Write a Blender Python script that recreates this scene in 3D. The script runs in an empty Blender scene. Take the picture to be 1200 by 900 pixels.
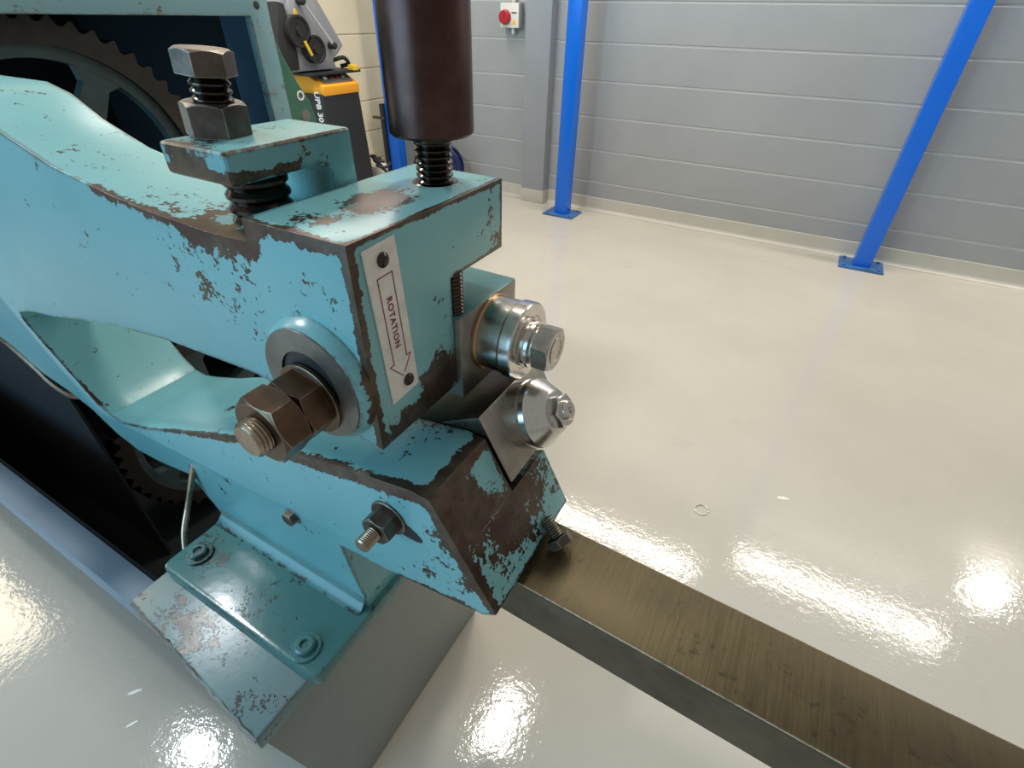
import bpy, bmesh, math, random
from mathutils import Vector, Matrix
random.seed(7)
PI = math.pi
sc = bpy.context.scene
C = sc.collection

# ------------------------------------------------------------------ camera
cam_d = bpy.data.cameras.new('camera'); cam = bpy.data.objects.new('camera', cam_d); C.objects.link(cam)
cam_d.sensor_fit = 'HORIZONTAL'; cam_d.sensor_width = 36.0; cam_d.lens = 585.1 * 36 / 1200
cam_d.clip_start = 0.01
PITCH, ROLL, YAW, CAMH = 0.6375, -0.0218, 0.5022, 1.2651
fw = Vector((-math.sin(YAW) * math.cos(PITCH), math.cos(YAW) * math.cos(PITCH), -math.sin(PITCH)))
rt = Vector((math.cos(YAW), math.sin(YAW), 0)); dn = fw.cross(rt)
rt2 = rt * math.cos(ROLL) + dn * math.sin(ROLL); dn2 = dn * math.cos(ROLL) - rt * math.sin(ROLL)
cam.matrix_world = Matrix(((rt2.x, -dn2.x, -fw.x, 0), (rt2.y, -dn2.y, -fw.y, 0), (rt2.z, -dn2.z, -fw.z, CAMH), (0, 0, 0, 1)))
sc.camera = cam

# ------------------------------------------------------------------ light
w = bpy.data.worlds.new('world'); sc.world = w; w.use_nodes = True
w.node_tree.nodes['Background'].inputs[0].default_value = (1.0, 0.985, 0.955, 1)
w.node_tree.nodes['Background'].inputs[1].default_value = 0.20
def area(name, loc, sx, sy, power, col, rot=(0, 0, 0), disk=False):
    d = bpy.data.lights.new(name, 'AREA'); d.energy = power; d.color = col
    d.shape = 'ELLIPSE' if disk else 'RECTANGLE'; d.size = sx; d.size_y = sy
    o = bpy.data.objects.new(name, d); C.objects.link(o); o.location = loc; o.rotation_euler = rot
    return o
WARM, COOL = (1.0, 0.94, 0.84), (0.31, 0.69, 1.0)
area('ceiling_batten_or_fill_lamp', (1.35, 3.62, 2.9), 1.62, 0.17, 21, WARM)
area('ceiling_batten_or_fill_lamp', (-0.55, 3.22, 2.9), 1.5, 0.17, 21, WARM)
area('ceiling_batten_or_fill_lamp', (-0.72, 1.26, 2.9), 0.18, 0.45, 16, WARM)
area('ceiling_batten_or_fill_lamp', (-2.45, 2.35, 2.9), 0.2, 1.5, 24, WARM)  # added fill lamp that brightens the cream wall; no batten known here
area('wall_flood_lamp', (2.22, 3.74, 2.28), 0.22, 0.18, 12, WARM, disk=True)
area('ceiling_round_lamp', (-2.47, 0.12, 2.9), 0.28, 0.28, 36, (0.95, 0.97, 1.0), disk=True)
area('ceiling_batten_or_fill_lamp', (-5.1, -0.25, 2.9), 1.5, 0.5, 24, (1.0, 0.86, 0.62))
# added cool area light, behind and to the left; its source is unseen
area('cool_left_area_light', (-2.6, -4.2, 2.0), 4.0, 3.0, 132, COOL, rot=(math.radians(72), 0, math.radians(-24)))
sc.view_settings.view_transform = 'Standard'
sc.view_settings.look = 'None'
sc.view_settings.exposure = 0.55
sc.view_settings.gamma = 1.0
sc.view_settings.use_curve_mapping = False

# ------------------------------------------------------------------ materials
def newmat(name):
    m = bpy.data.materials.new(name); m.use_nodes = True
    nt = m.node_tree; b = nt.nodes['Principled BSDF']
    return m, nt, b
def N(nt, t, **kw):
    n = nt.nodes.new(t)
    for k, v in kw.items(): setattr(n, k, v)
    return n
def L(nt, a, b): nt.links.new(a, b)
def val(nt, op, a, b=None, clamp=False):
    n = N(nt, 'ShaderNodeMath', operation=op, use_clamp=clamp)
    for i, v in enumerate((a, b)):
        if v is None: continue
        if isinstance(v, (int, float)): n.inputs[i].default_value = v
        else: L(nt, v, n.inputs[i])
    return n.outputs[0]
def noise(nt, vec, scale, detail=4, rough=0.6, dist=0.0):
    n = N(nt, 'ShaderNodeTexNoise'); n.inputs['Scale'].default_value = scale; n.inputs['Detail'].default_value = detail
    n.inputs['Roughness'].default_value = rough; n.inputs['Distortion'].default_value = dist
    if vec is not None: L(nt, vec, n.inputs['Vector'])
    return n.outputs['Fac']
def ramp(nt, fac, a, b):
    n = N(nt, 'ShaderNodeMapRange'); n.clamp = True
    n.inputs['From Min'].default_value = a; n.inputs['From Max'].default_value = b
    L(nt, fac, n.inputs['Value']); return n.outputs['Result']
def mixc(nt, fac, a, b):
    n = N(nt, 'ShaderNodeMix', data_type='RGBA')
    if isinstance(fac, (int, float)): n.inputs[0].default_value = fac
    else: L(nt, fac, n.inputs[0])
    for i, v in ((6, a), (7, b)):
        if isinstance(v, tuple): n.inputs[i].default_value = (*v, 1)
        else: L(nt, v, n.inputs[i])
    return n.outputs[2]
def mixf(nt, fac, a, b):
    n = N(nt, 'ShaderNodeMix', data_type='FLOAT'); L(nt, fac, n.inputs[0])
    n.inputs[2].default_value = a; n.inputs[3].default_value = b
    return n.outputs[0]
def pos(nt): return N(nt, 'ShaderNodeNewGeometry').outputs['Position']
def bump(nt, b, h, strength, dist):
    n = N(nt, 'ShaderNodeBump'); n.inputs['Strength'].default_value = strength; n.inputs['Distance'].default_value = dist
    L(nt, h, n.inputs['Height']); L(nt, n.outputs[0], b.inputs['Normal']); return n

def plain(name, col, rough=0.5, metal=0.0, var=0.0, vscale=30, coat=0.0):
    m, nt, b = newmat(name)
    b.inputs['Roughness'].default_value = rough; b.inputs['Metallic'].default_value = metal
    b.inputs['Coat Weight'].default_value = coat
    if var:
        f = noise(nt, pos(nt), vscale, 5)
        L(nt, mixc(nt, ramp(nt, f, 0.3, 0.7), tuple(c * (1 - var) for c in col), tuple(min(1, c * (1 + var)) for c in col)), b.inputs['Base Color'])
        L(nt, mixf(nt, f, max(0.03, rough - 0.1), rough + 0.1), b.inputs['Roughness'])
    else: b.inputs['Base Color'].default_value = (*col, 1)
    return m

def chipped(name, col, col2, bare, edge=1.0, chips=0.5, spots=(), rough=0.28, brad=0.010, segs=(), primer=None):
    """old machine enamel: colour noise, small chips to dark metal, worn convex edges, rubbed patches (ellipsoids, capsules) where listed"""
    m, nt, b = newmat(name)
    P = pos(nt)
    g = N(nt, 'ShaderNodeNewGeometry'); bv = N(nt, 'ShaderNodeBevel', samples=4); bv.inputs[0].default_value = brad
    dp = N(nt, 'ShaderNodeVectorMath', operation='DOT_PRODUCT'); L(nt, bv.outputs[0], dp.inputs[0]); L(nt, g.outputs['Normal'], dp.inputs[1])
    e = ramp(nt, val(nt, 'SUBTRACT', 1.0, dp.outputs['Value']), 0.004, 0.17)
    nb = noise(nt, P, 48, 8, 0.62); nf = noise(nt, P, 210, 3, 0.55); nl = noise(nt, P, 8, 3, 0.5)
    tot = val(nt, 'MULTIPLY', e, val(nt, 'ADD', val(nt, 'MULTIPLY', ramp(nt, nl, 0.36, 0.60), 0.24 * edge), 0.10 * edge))
    def sm(d, r0, wgt):
        s_ = N(nt, 'ShaderNodeMapRange', interpolation_type='SMOOTHSTEP'); s_.inputs['From Min'].default_value = r0; s_.inputs['From Max'].default_value = r0 * 0.08
        s_.inputs['To Max'].default_value = 0.30 * wgt; L(nt, d, s_.inputs['Value']); return s_.outputs['Result']
    for (cx, cy, cz, rx, ry, rz, wgt) in spots:
        sb = N(nt, 'ShaderNodeVectorMath', operation='SUBTRACT'); L(nt, P, sb.inputs[0]); sb.inputs[1].default_value = (cx, cy, cz)
        ml = N(nt, 'ShaderNodeVectorMath', operation='MULTIPLY'); L(nt, sb.outputs[0], ml.inputs[0]); ml.inputs[1].default_value = (1 / rx, 1 / ry, 1 / rz)
        ln = N(nt, 'ShaderNodeVectorMath', operation='LENGTH'); L(nt, ml.outputs[0], ln.inputs[0])
        tot = val(nt, 'ADD', tot, sm(ln.outputs['Value'], 1.0, wgt))
    for (A_, B_, r_, wgt) in segs:
        A_, B_ = Vector(A_), Vector(B_); D_ = B_ - A_
        sb = N(nt, 'ShaderNodeVectorMath', operation='SUBTRACT'); L(nt, P, sb.inputs[0]); sb.inputs[1].default_value = A_
        dt = N(nt, 'ShaderNodeVectorMath', operation='DOT_PRODUCT'); L(nt, sb.outputs[0], dt.inputs[0]); dt.inputs[1].default_value = D_ / D_.length_squared
        tt = val(nt, 'MULTIPLY', dt.outputs['Value'], 1.0, True)
        sc_ = N(nt, 'ShaderNodeVectorMath', operation='SCALE'); sc_.inputs[0].default_value = D_; L(nt, tt, sc_.inputs['Scale'])
        df = N(nt, 'ShaderNodeVectorMath', operation='SUBTRACT'); L(nt, sb.outputs[0], df.inputs[0]); L(nt, sc_.outputs[0], df.inputs[1])
        ln = N(nt, 'ShaderNodeVectorMath', operation='LENGTH'); L(nt, df.outputs[0], ln.inputs[0])
        tot = val(nt, 'ADD', tot, sm(ln.outputs['Value'], r_, wgt))
    clus = val(nt, 'MULTIPLY', ramp(nt, nl, 0.42, 0.68), 0.10 * chips)
    base = val(nt, 'ADD', val(nt, 'MULTIPLY', nb, 0.64), val(nt, 'MULTIPLY', nf, 0.42))
    f1 = val(nt, 'ADD', val(nt, 'ADD', base, tot), clus)
    mask = ramp(nt, f1, 0.708, 0.718)
    tone = noise(nt, P, 3.2, 4, 0.55)
    paintc = mixc(nt, ramp(nt, tone, 0.35, 0.68), col, col2)
    metal = mixc(nt, ramp(nt, noise(nt, P, 45, 6, 0.7), 0.35, 0.68), bare, tuple(min(1, c * 2.1) for c in bare))
    if primer: metal = mixc(nt, ramp(nt, noise(nt, P, 14, 4, 0.6), 0.48, 0.62), metal, primer)
    L(nt, mixc(nt, mask, paintc, metal), b.inputs['Base Color'])
    L(nt, mixf(nt, mask, rough, 0.34), b.inputs['Roughness'])
    L(nt, mixf(nt, mask, 0.0, 0.7), b.inputs['Metallic'])
    h = val(nt, 'ADD', val(nt, 'MULTIPLY', mask, -0.6), val(nt, 'MULTIPLY', noise(nt, P, 60, 4), 0.3))
    bump(nt, b, h, 0.6, 0.0013)
    return m

BARE = (0.070, 0.052, 0.038)
TEAL, TEAL2 = (0.158, 0.385, 0.405), (0.195, 0.445, 0.465)
frame_spots = [
    (-0.350, 0.365, 1.12, 0.045, 0.070, 0.02, 1.1),      # rubbed patch on top of the head
    (-0.36, 0.29, 1.12, 0.06, 0.04, 0.02, 0.5),
    (-0.52, 0.30, 1.10, 0.16, 0.06, 0.03, 0.45),
    (-0.292, 0.362, 0.935, 0.02, 0.060, 0.055, 1.3),     # bare lower corner of the front face
    (-0.292, 0.30, 0.912, 0.02, 0.055, 0.030, 1.2),
    (-0.292, 0.375, 1.01, 0.02, 0.03, 0.05, 0.45),
    (-0.290, 0.48, 1.06, 0.01, 0.03, 0.06, 0.35),
    (-0.33, 0.35, 0.855, 0.09, 0.09, 0.03, 0.42),        # lower arm's top
    (-0.225, 0.295, 0.815, 0.045, 0.050, 0.065, 1.7),      # brown rubbed nose
    (-0.19, 0.365, 0.77, 0.06, 0.17, 0.12, 0.92),
    (-0.71, 0.33, 0.735, 0.07, 0.05, 0.03, 0.4),
    (-0.42, 0.26, 1.04, 0.24, 0.01, 0.09, 0.33),
    (-0.70, 0.30, 1.12, 0.20, 0.08, 0.03, 0.30),
    (-0.22, 0.26, 0.76, 0.09, 0.01, 0.08, 0.30),
]
frame_segs = [
    ((-0.30, 0.26, 1.115), (-0.41, 0.26, 1.115), 0.012, 0.9),
    ((-0.413, 0.265, 1.10), (-0.50, 0.26, 1.097), 0.026, 1.2),
    ((-0.50, 0.26, 1.098), (-0.66, 0.26, 1.110), 0.014, 0.9),
    ((-0.414, 0.26, 1.10), (-0.414, 0.36, 1.10), 0.024, 1.2),
    ((-0.291, 0.26, 1.11), (-0.291, 0.26, 0.91), 0.013, 1.15),
    ((-0.291, 0.26, 1.12), (-0.291, 0.49, 1.12), 0.008, 1.1),
    ((-0.291, 0.497, 1.11), (-0.291, 0.497, 1.05), 0.008, 0.9),
    ((-0.291, 0.40, 1.042), (-0.291, 0.497, 1.042), 0.008, 0.7),
    ((-0.241, 0.262, 0.858), (-0.56, 0.260, 0.790), 0.017, 1.4),   # near top edge of the lower arm
    ((-0.56, 0.260, 0.790), (-0.80, 0.260, 0.702), 0.011, 0.9),
    ((-0.80, 0.260, 0.702), (-0.96, 0.260, 0.645), 0.008, 0.6),
    ((-0.240, 0.26, 0.857), (-0.240, 0.37, 0.857), 0.020, 1.4),   # nose, top edge
    ((-0.240, 0.26, 0.855), (-0.158, 0.26, 0.71), 0.016, 1.3),    # nose, near edge
    ((-0.20, 0.375, 0.79), (-0.245, 0.370, 0.86), 0.012, 0.9),
    ((-0.157, 0.27, 0.705), (-0.157, 0.45, 0.705), 0.010, 0.7),
    ((-1.035, 0.26, 0.66), (-1.15, 0.26, 0.805), 0.011, 1.0),
    ((-0.19, 0.26, 0.695), (-0.30, 0.26, 0.673), 0.010, 0.7),
]
M = {}
M['frame'] = chipped('worn_teal_enamel_casting', TEAL, TEAL2, BARE, 1.0, 0.85, frame_spots, segs=frame_segs, primer=(0.080, 0.046, 0.036))
M['clamp'] = chipped('worn_teal_enamel_clamp', TEAL, TEAL2, BARE, 1.0, 0.8,
                     [(-0.46, 0.262, 1.158, 0.06, 0.02, 0.03, 0.55), (-0.416, 0.36, 1.155, 0.01, 0.07, 0.02, 0.35)],
                     segs=[((-0.478, 0.28, 1.172), (-0.478, 0.34, 1.172), 0.05, 0.5), ((-0.50, 0.264, 1.146), (-0.42, 0.264, 1.146), 0.012, 1.2), ((-0.416, 0.264, 1.15), (-0.416, 0.33, 1.147), 0.009, 1.0), ((-0.416, 0.265, 1.171), (-0.416, 0.40, 1.171), 0.006, 0.7)])
M['base'] = chipped('oily_shaded_teal_enamel_base', (0.045, 0.150, 0.155), (0.066, 0.185, 0.175), (0.022, 0.026, 0.024), 0.5, 1.2,  # oily enamel, base tone also darkened to carry a cast shadow
                    [(-0.42, 0.166, 0.52, 0.05, 0.05, 0.02, 0.25), (-0.69, 0.20, 0.52, 0.07, 0.06, 0.02, 0.5)], rough=0.2)
M['slab'] = chipped('dirty_grey_teal_slab', (0.15, 0.225, 0.225), (0.11, 0.25, 0.265), (0.050, 0.050, 0.048), 0.6, 0.9,
                    [(-0.62, 0.10, 0.49, 0.16, 0.07, 0.02, 0.65), (-0.45, 0.09, 0.49, 0.06, 0.05, 0.02, 0.5)], rough=0.3)
M['pedestal'] = chipped('dull_grey_teal_pedestal', (0.20, 0.225, 0.21), (0.235, 0.25, 0.23), (0.17, 0.15, 0.13), 0.2, 0.3, rough=0.5)
M['housing'] = chipped('blue_enamel_housing', (0.16, 0.30, 0.34), (0.20, 0.34, 0.37), (0.14, 0.11, 0.085), 0.8, 1.2)
M['rail'] = plain('slate_blue_rail', (0.17, 0.24, 0.31), 0.42, var=0.12, vscale=6)
M['dark'] = plain('shade_black_housing_interior', (0.0022, 0.0055, 0.008), 0.95, var=0.3)  # near-black colour carries the shade inside the gear housing
M['return'] = plain('shade_darkened_navy_return', (0.012, 0.045, 0.085), 0.6, var=0.3)  # blue inner lip, its colour darkened for the shade behind the guard
M['gear_rim'] = plain('greasy_brown_gear', (0.026, 0.020, 0.015), 0.5, 0.3, var=0.4)
M['gear_web'] = plain('dull_teal_gear_web', (0.035, 0.062, 0.066), 0.5, var=0.25)
M['bearing_top'] = chipped('teal_enamel_bearing', (0.06, 0.17, 0.17), (0.09, 0.24, 0.24), BARE, 0.6, 0.6)

def steel(name, col, rough, var=0.25, scale=70, axis=None, dark=0.6, edge=None):
    m, nt, b = newmat(name)
    P = pos(nt)
    if axis is not None:
        mp = N(nt, 'ShaderNodeMapping'); mp.inputs['Scale'].default_value = axis; L(nt, P, mp.inputs['Vector']); V = mp.outputs[0]
    else: V = P
    f = noise(nt, V, scale, 6, 0.7); f2 = noise(nt, P, 18, 4, 0.6)
    c = mixc(nt, ramp(nt, f, 0.3, 0.72), tuple(x * (1 - var) for x in col), tuple(min(1, x * (1 + var)) for x in col))
    c = mixc(nt, ramp(nt, f2, 0.42, 0.75), c, tuple(x * dark for x in col))
    if edge:  # edge colour paints bright glints along the hex edges
        g = N(nt, 'ShaderNodeNewGeometry'); bv = N(nt, 'ShaderNodeBevel', samples=4); bv.inputs[0].default_value = 0.0016
        dp = N(nt, 'ShaderNodeVectorMath', operation='DOT_PRODUCT'); L(nt, bv.outputs[0], dp.inputs[0]); L(nt, g.outputs['Normal'], dp.inputs[1])
        glint_mask = ramp(nt, val(nt, 'SUBTRACT', 1.0, dp.outputs['Value']), 0.01, 0.07)
        c = mixc(nt, val(nt, 'MULTIPLY', glint_mask, ramp(nt, f, 0.3, 0.6)), c, edge)
    L(nt, c, b.inputs['Base Color'])
    L(nt, mixf(nt, f, rough - 0.08, rough + 0.12), b.inputs['Roughness'])
    b.inputs['Metallic'].default_value = 1.0
    bump(nt, b, f, 0.15, 0.0008)
    return m
M['chrome'] = steel('bright_turned_steel', (0.74, 0.71, 0.66), 0.17, 0.12, 60, (14, 1, 1), 0.75)
M['ground'] = steel('ground_oily_steel', (0.40, 0.37, 0.32), 0.44, 0.2, 50, (1, 6, 1), 0.65)
M['darksteel'] = steel('dark_oily_steel', (0.075, 0.063, 0.048), 0.30, 0.35, 60, (6, 1, 1), 0.5)
M['nut'] = steel('brown_oxide_nut', (0.155, 0.100, 0.062), 0.34, 0.22, 45, edge=(0.5, 0.42, 0.33))
M['dull'] = steel('dull_grey_machined_face', (0.24, 0.215, 0.185), 0.42, 0.2, 40)
M['hexbright'] = steel('scuffed_bright_hex', (0.50, 0.475, 0.43), 0.30, 0.25, 60, edge=(0.75, 0.72, 0.68))
M['bolt'] = steel('grimy_steel_bolt', (0.15, 0.122, 0.10), 0.42, 0.35, 50, None, 0.5, edge=(0.5, 0.46, 0.4))
M['thread'] = steel('black_greased_thread', (0.075, 0.060, 0.048), 0.16, 0.3, 40)
M['stud'] = steel('bronzed_steel_stud', (0.42, 0.33, 0.24), 0.25, 0.2, 60)
M['column'] = steel('plum_brown_tube', (0.095, 0.052, 0.045), 0.33, 0.25, 30)
M['copper'] = plain('brass_tinted_ring', (0.60, 0.36, 0.16), 0.3, 1.0)
M['plate'] = plain('tarnished_white_plate', (0.66, 0.635, 0.58), 0.36, 0.05, var=0.12, vscale=60)
M['ink'] = plain('dark_red_print', (0.20, 0.035, 0.03), 0.5)
def bar_mat():
    m, nt, b = newmat('brown_machined_bar_steel'); P = pos(nt)
    mp = N(nt, 'ShaderNodeMapping'); mp.inputs['Scale'].default_value = (1, 0.05, 0.05); L(nt, P, mp.inputs['Vector'])
    lines = noise(nt, mp.outputs[0], 330, 3, 0.6); big = noise(nt, P, 7, 5, 0.6); sp = noise(nt, P, 95, 3, 0.6)
    c = mixc(nt, ramp(nt, lines, 0.35, 0.7), (0.076, 0.057, 0.024), (0.114, 0.087, 0.040))
    c = mixc(nt, ramp(nt, big, 0.4, 0.72), c, (0.056, 0.042, 0.022))
    c = mixc(nt, ramp(nt, val(nt, 'ADD', val(nt, 'MULTIPLY', sp, 0.7), val(nt, 'MULTIPLY', noise(nt, P, 16, 4), 0.4)), 0.63, 0.72), c, (0.045, 0.034, 0.018))
    L(nt, c, b.inputs['Base Color']); b.inputs['Metallic'].default_value = 0.55
    L(nt, mixf(nt, lines, 0.38, 0.55), b.inputs['Roughness']); bump(nt, b, lines, 0.3, 0.0006)
    g = N(nt, 'ShaderNodeNewGeometry'); bv = N(nt, 'ShaderNodeBevel', samples=4); bv.inputs[0].default_value = 0.003
    dp = N(nt, 'ShaderNodeVectorMath', operation='DOT_PRODUCT'); L(nt, bv.outputs[0], dp.inputs[0]); L(nt, g.outputs['Normal'], dp.inputs[1])
    glint_mask = ramp(nt, val(nt, 'SUBTRACT', 1.0, dp.outputs['Value']), 0.01, 0.10)  # pale edge colour paints a chamfer glint on the bar
    L(nt, mixc(nt, val(nt, 'MULTIPLY', glint_mask, ramp(nt, sp, 0.2, 0.5)), c, (0.70, 0.63, 0.50)), b.inputs['Base Color'])
    return m
M['bar'] = bar_mat()
M['bar_side'] = steel('grey_mill_scale_bar_side', (0.165, 0.135, 0.10), 0.5, 0.15, 40)

def floor_mat():
    m, nt, b = newmat('glossy_stone_grey_resin'); P = pos(nt)
    big = noise(nt, P, 0.9, 4, 0.6); mid = noise(nt, P, 4.5, 4, 0.6)
    c = mixc(nt, ramp(nt, big, 0.35, 0.65), (0.50, 0.465, 0.395), (0.56, 0.525, 0.45))
    c = mixc(nt, ramp(nt, mid, 0.62, 0.85), c, (0.46, 0.425, 0.36))
    L(nt, c, b.inputs['Base Color'])
    b.inputs['Roughness'].default_value = 0.07; b.inputs['Specular IOR Level'].default_value = 0.44
    b.inputs['Coat Weight'].default_value = 0.0
    h = val(nt, 'ADD', val(nt, 'MULTIPLY', noise(nt, P, 42, 3, 0.55), 1.0), val(nt, 'MULTIPLY', noise(nt, P, 120, 2, 0.5), 0.42))
    h = val(nt, 'ADD', h, val(nt, 'MULTIPLY', noise(nt, P, 5, 2, 0.5), 1.2))
    bump(nt, b, h, 1.0, 0.00040)
    return m
M['floor'] = floor_mat()
M['skirt'] = plain('cream_grey_resin_skirting', (0.52, 0.49, 0.42), 0.35, var=0.05, vscale=8)
def block_mat(name, c1, c2, rough):
    m, nt, b = newmat(name); P = pos(nt)
    f = noise(nt, P, 2.2, 4, 0.6); g = noise(nt, P, 160, 3, 0.6)
    L(nt, mixc(nt, ramp(nt, f, 0.3, 0.7), c1, c2), b.inputs['Base Color'])
    b.inputs['Roughness'].default_value = rough; bump(nt, b, g, 0.35, 0.0015)
    return m
M['block'] = block_mat('grey_painted_blockwork', (0.315, 0.322, 0.325), (0.350, 0.357, 0.355), 0.42)
M['mortar'] = plain('light_grey_painted_joint', (0.50, 0.50, 0.49), 0.45)
M['cream'] = block_mat('cream_painted_blockwork', (0.74, 0.64, 0.44), (0.80, 0.71, 0.51), 0.5)
M['cream_joint'] = plain('ochre_cream_joint', (0.55, 0.46, 0.30), 0.55)
M['pilaster'] = plain('smooth_grey_paint', (0.31, 0.325, 0.35), 0.4, var=0.04, vscale=3)
def gloss_blue():
    m, nt, b = newmat('bright_blue_gloss_paint'); P = pos(nt)
    b.inputs['Base Color'].default_value = (0.004, 0.145, 0.72, 1); b.inputs['Roughness'].default_value = 0.22
    bump(nt, b, noise(nt, P, 70, 2), 0.25, 0.002); return m
M['blue'] = gloss_blue()
M['blue_foot'] = chipped('scuffed_blue_foot_plate', (0.03, 0.13, 0.36), (0.04, 0.16, 0.42), (0.09, 0.10, 0.12), 1.3, 1.5)
M['white'] = plain('white_plastic', (0.72, 0.70, 0.64), 0.4)
M['ltgrey'] = plain('light_grey_plastic', (0.42, 0.42, 0.42), 0.45)
M['red'] = plain('red_plastic', (0.42, 0.012, 0.02), 0.35)
M['yellow'] = plain('safety_yellow', (0.80, 0.50, 0.03), 0.45)
M['orange'] = plain('orange_powder_coat', (0.85, 0.36, 0.015), 0.45)
M['black'] = plain('black_powder_coat', (0.014, 0.015, 0.018), 0.5)
M['rubber'] = plain('black_rubber', (0.016, 0.015, 0.014), 0.6)
M['cover'] = plain('mid_grey_cast_cover', (0.26, 0.27, 0.29), 0.45, var=0.08, vscale=10)
M['chassis'] = plain('dusty_grey_chassis', (0.16, 0.15, 0.14), 0.6, var=0.3, vscale=8)
M['silver'] = plain('satin_silver_rod', (0.75, 0.74, 0.72), 0.3, 0.8)
M['green'] = chipped('dark_green_machine_enamel', (0.035, 0.12, 0.075), (0.05, 0.15, 0.095), (0.03, 0.035, 0.03), 0.5, 0.5)
M['navy'] = plain('dark_navy_plastic', (0.006, 0.016, 0.075), 0.35)
M['wtext'] = plain('white_print', (0.75, 0.75, 0.73), 0.5)
M['chip'] = plain('pale_paint_flake', (0.85, 0.83, 0.78), 0.4)

# ------------------------------------------------------------------ mesh helpers
def finish(bm, name, mat, parent=None, origin=(0, 0, 0), angle=32, smooth=True):
    me = bpy.data.meshes.new(name)
    if origin != (0, 0, 0): bmesh.ops.translate(bm, verts=bm.verts, vec=-Vector(origin))
    bmesh.ops.recalc_face_normals(bm, faces=bm.faces)
    bm.to_mesh(me); bm.free()
    for m in (mat if isinstance(mat, (list, tuple)) else [mat]): me.materials.append(M[m])
    if smooth:
        me.polygons.foreach_set('use_smooth', [True] * len(me.polygons)); me.set_sharp_from_angle(angle=math.radians(angle))
    o = bpy.data.objects.new(name, me); C.objects.link(o)
    if parent is not None: o.parent = parent
    return o
def tag(o, label, cat, group=None):
    o['label'] = label; o['category'] = cat
    if group: o['group'] = group
    return o
def empty(name, loc, label, cat, group=None):
    o = bpy.data.objects.new(name, None); C.objects.link(o); o.location = loc
    return tag(o, label, cat, group)
def prism(bm, poly, axis, a, b):
    """extrude polygon; axis 'y': poly (x,z); 'x': poly (y,z); 'z': poly (x,y)"""
    f = {'y': lambda p, t: (p[0], t, p[1]), 'x': lambda p, t: (t, p[0], p[1]), 'z': lambda p, t: (p[0], p[1], t)}[axis]
    v0 = [bm.verts.new(f(p, a)) for p in poly]; v1 = [bm.verts.new(f(p, b)) for p in poly]; n = len(poly)
    fs = [bm.faces.new(v0), bm.faces.new(v1[::-1])]
    fs += [bm.faces.new((v0[i], v1[i], v1[(i + 1) % n], v0[(i + 1) % n])) for i in range(n)]
    return fs
def box(bm, x0, x1, y0, y1, z0, z1): return prism(bm, [(x0, y0), (x1, y0), (x1, y1), (x0, y1)], 'z', z0, z1)
def bev(bm, off, seg=2, ang=25):
    bmesh.ops.recalc_face_normals(bm, faces=bm.faces)
    es = [e for e in bm.edges if len(e.link_faces) == 2 and e.calc_face_angle(0) > math.radians(ang)]
    bmesh.ops.bevel(bm, geom=es, offset=off, segments=seg, profile=0.6, affect='EDGES', clamp_overlap=True)
def frame_of(axis):
    a = Vector(axis).normalized(); u = a.orthogonal().normalized()
    if abs(a.z) < 0.999:
        u = Vector((0, 0, 1)) - a * a.z; u.normalize()
    return a, u, a.cross(u)
def lathe(bm, o, axis, prof, seg=40):
    """prof: (t along axis, radius); ends closed"""
    a, u, v = frame_of(axis); o = Vector(o); rings = []
    for t, r in prof:
        rings.append([bm.verts.new(o + a * t + (u * math.cos(2 * PI * i / seg) + v * math.sin(2 * PI * i / seg)) * max(r, 1e-5)) for i in range(seg)])
    for k in range(len(rings) - 1):
        for i in range(seg):
            j = (i + 1) % seg; bm.faces.new((rings[k][i], rings[k][j], rings[k + 1][j], rings[k + 1][i]))
    bm.faces.new(rings[0][::-1]); bm.faces.new(rings[-1])
def hexa(bm, o, axis, af, h, rot=0.0, ch0=False, ch1=True, seg=48):
    """hexagon prism with turned chamfers"""
    a, u, v = frame_of(axis); o = Vector(o); R = af / 2
    def rh(th): return R / math.cos(((th % (PI / 3)) - PI / 6))
    def ring(tf, rf):
        out = []
        for i in range(seg):
            th = 2 * PI * i / seg
            out.append(bm.verts.new(o + a * tf(th) + (u * math.cos(th + rot) + v * math.sin(th + rot)) * rf(th)))
        return out
    k = 0.58; rg = []
    if ch0: rg += [ring(lambda th: 0, lambda th: R * 0.97), ring(lambda th: (rh(th) - R * 0.97) * k, rh)]
    else: rg += [ring(lambda th: 0, rh)]
    if ch1: rg += [ring(lambda th: h - (rh(th) - R * 0.97) * k, rh), ring(lambda th: h, lambda th: R * 0.97)]
    else: rg += [ring(lambda th: h, rh)]
    for p, q in zip(rg, rg[1:]):
        for i in range(seg):
            j = (i + 1) % seg; bm.faces.new((p[i], p[j], q[j], q[i]))
    bm.faces.new(rg[0][::-1]); bm.faces.new(rg[-1])
def thread(bm, o, axis, r, length, pitch, depth=None, seg=28, tip=True):
    depth = depth or pitch * 0.5; prof = []; n = max(1, int(length / pitch))
    for i in range(n):
        prof += [(i * pitch, r - depth), (i * pitch + pitch * 0.35, r), (i * pitch + pitch * 0.6, r)]
    prof.append((n * pitch, r - depth))
    if tip: prof.append((n * pitch + depth, r - depth * 2))
    lathe(bm, o, axis, prof, seg)
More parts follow.
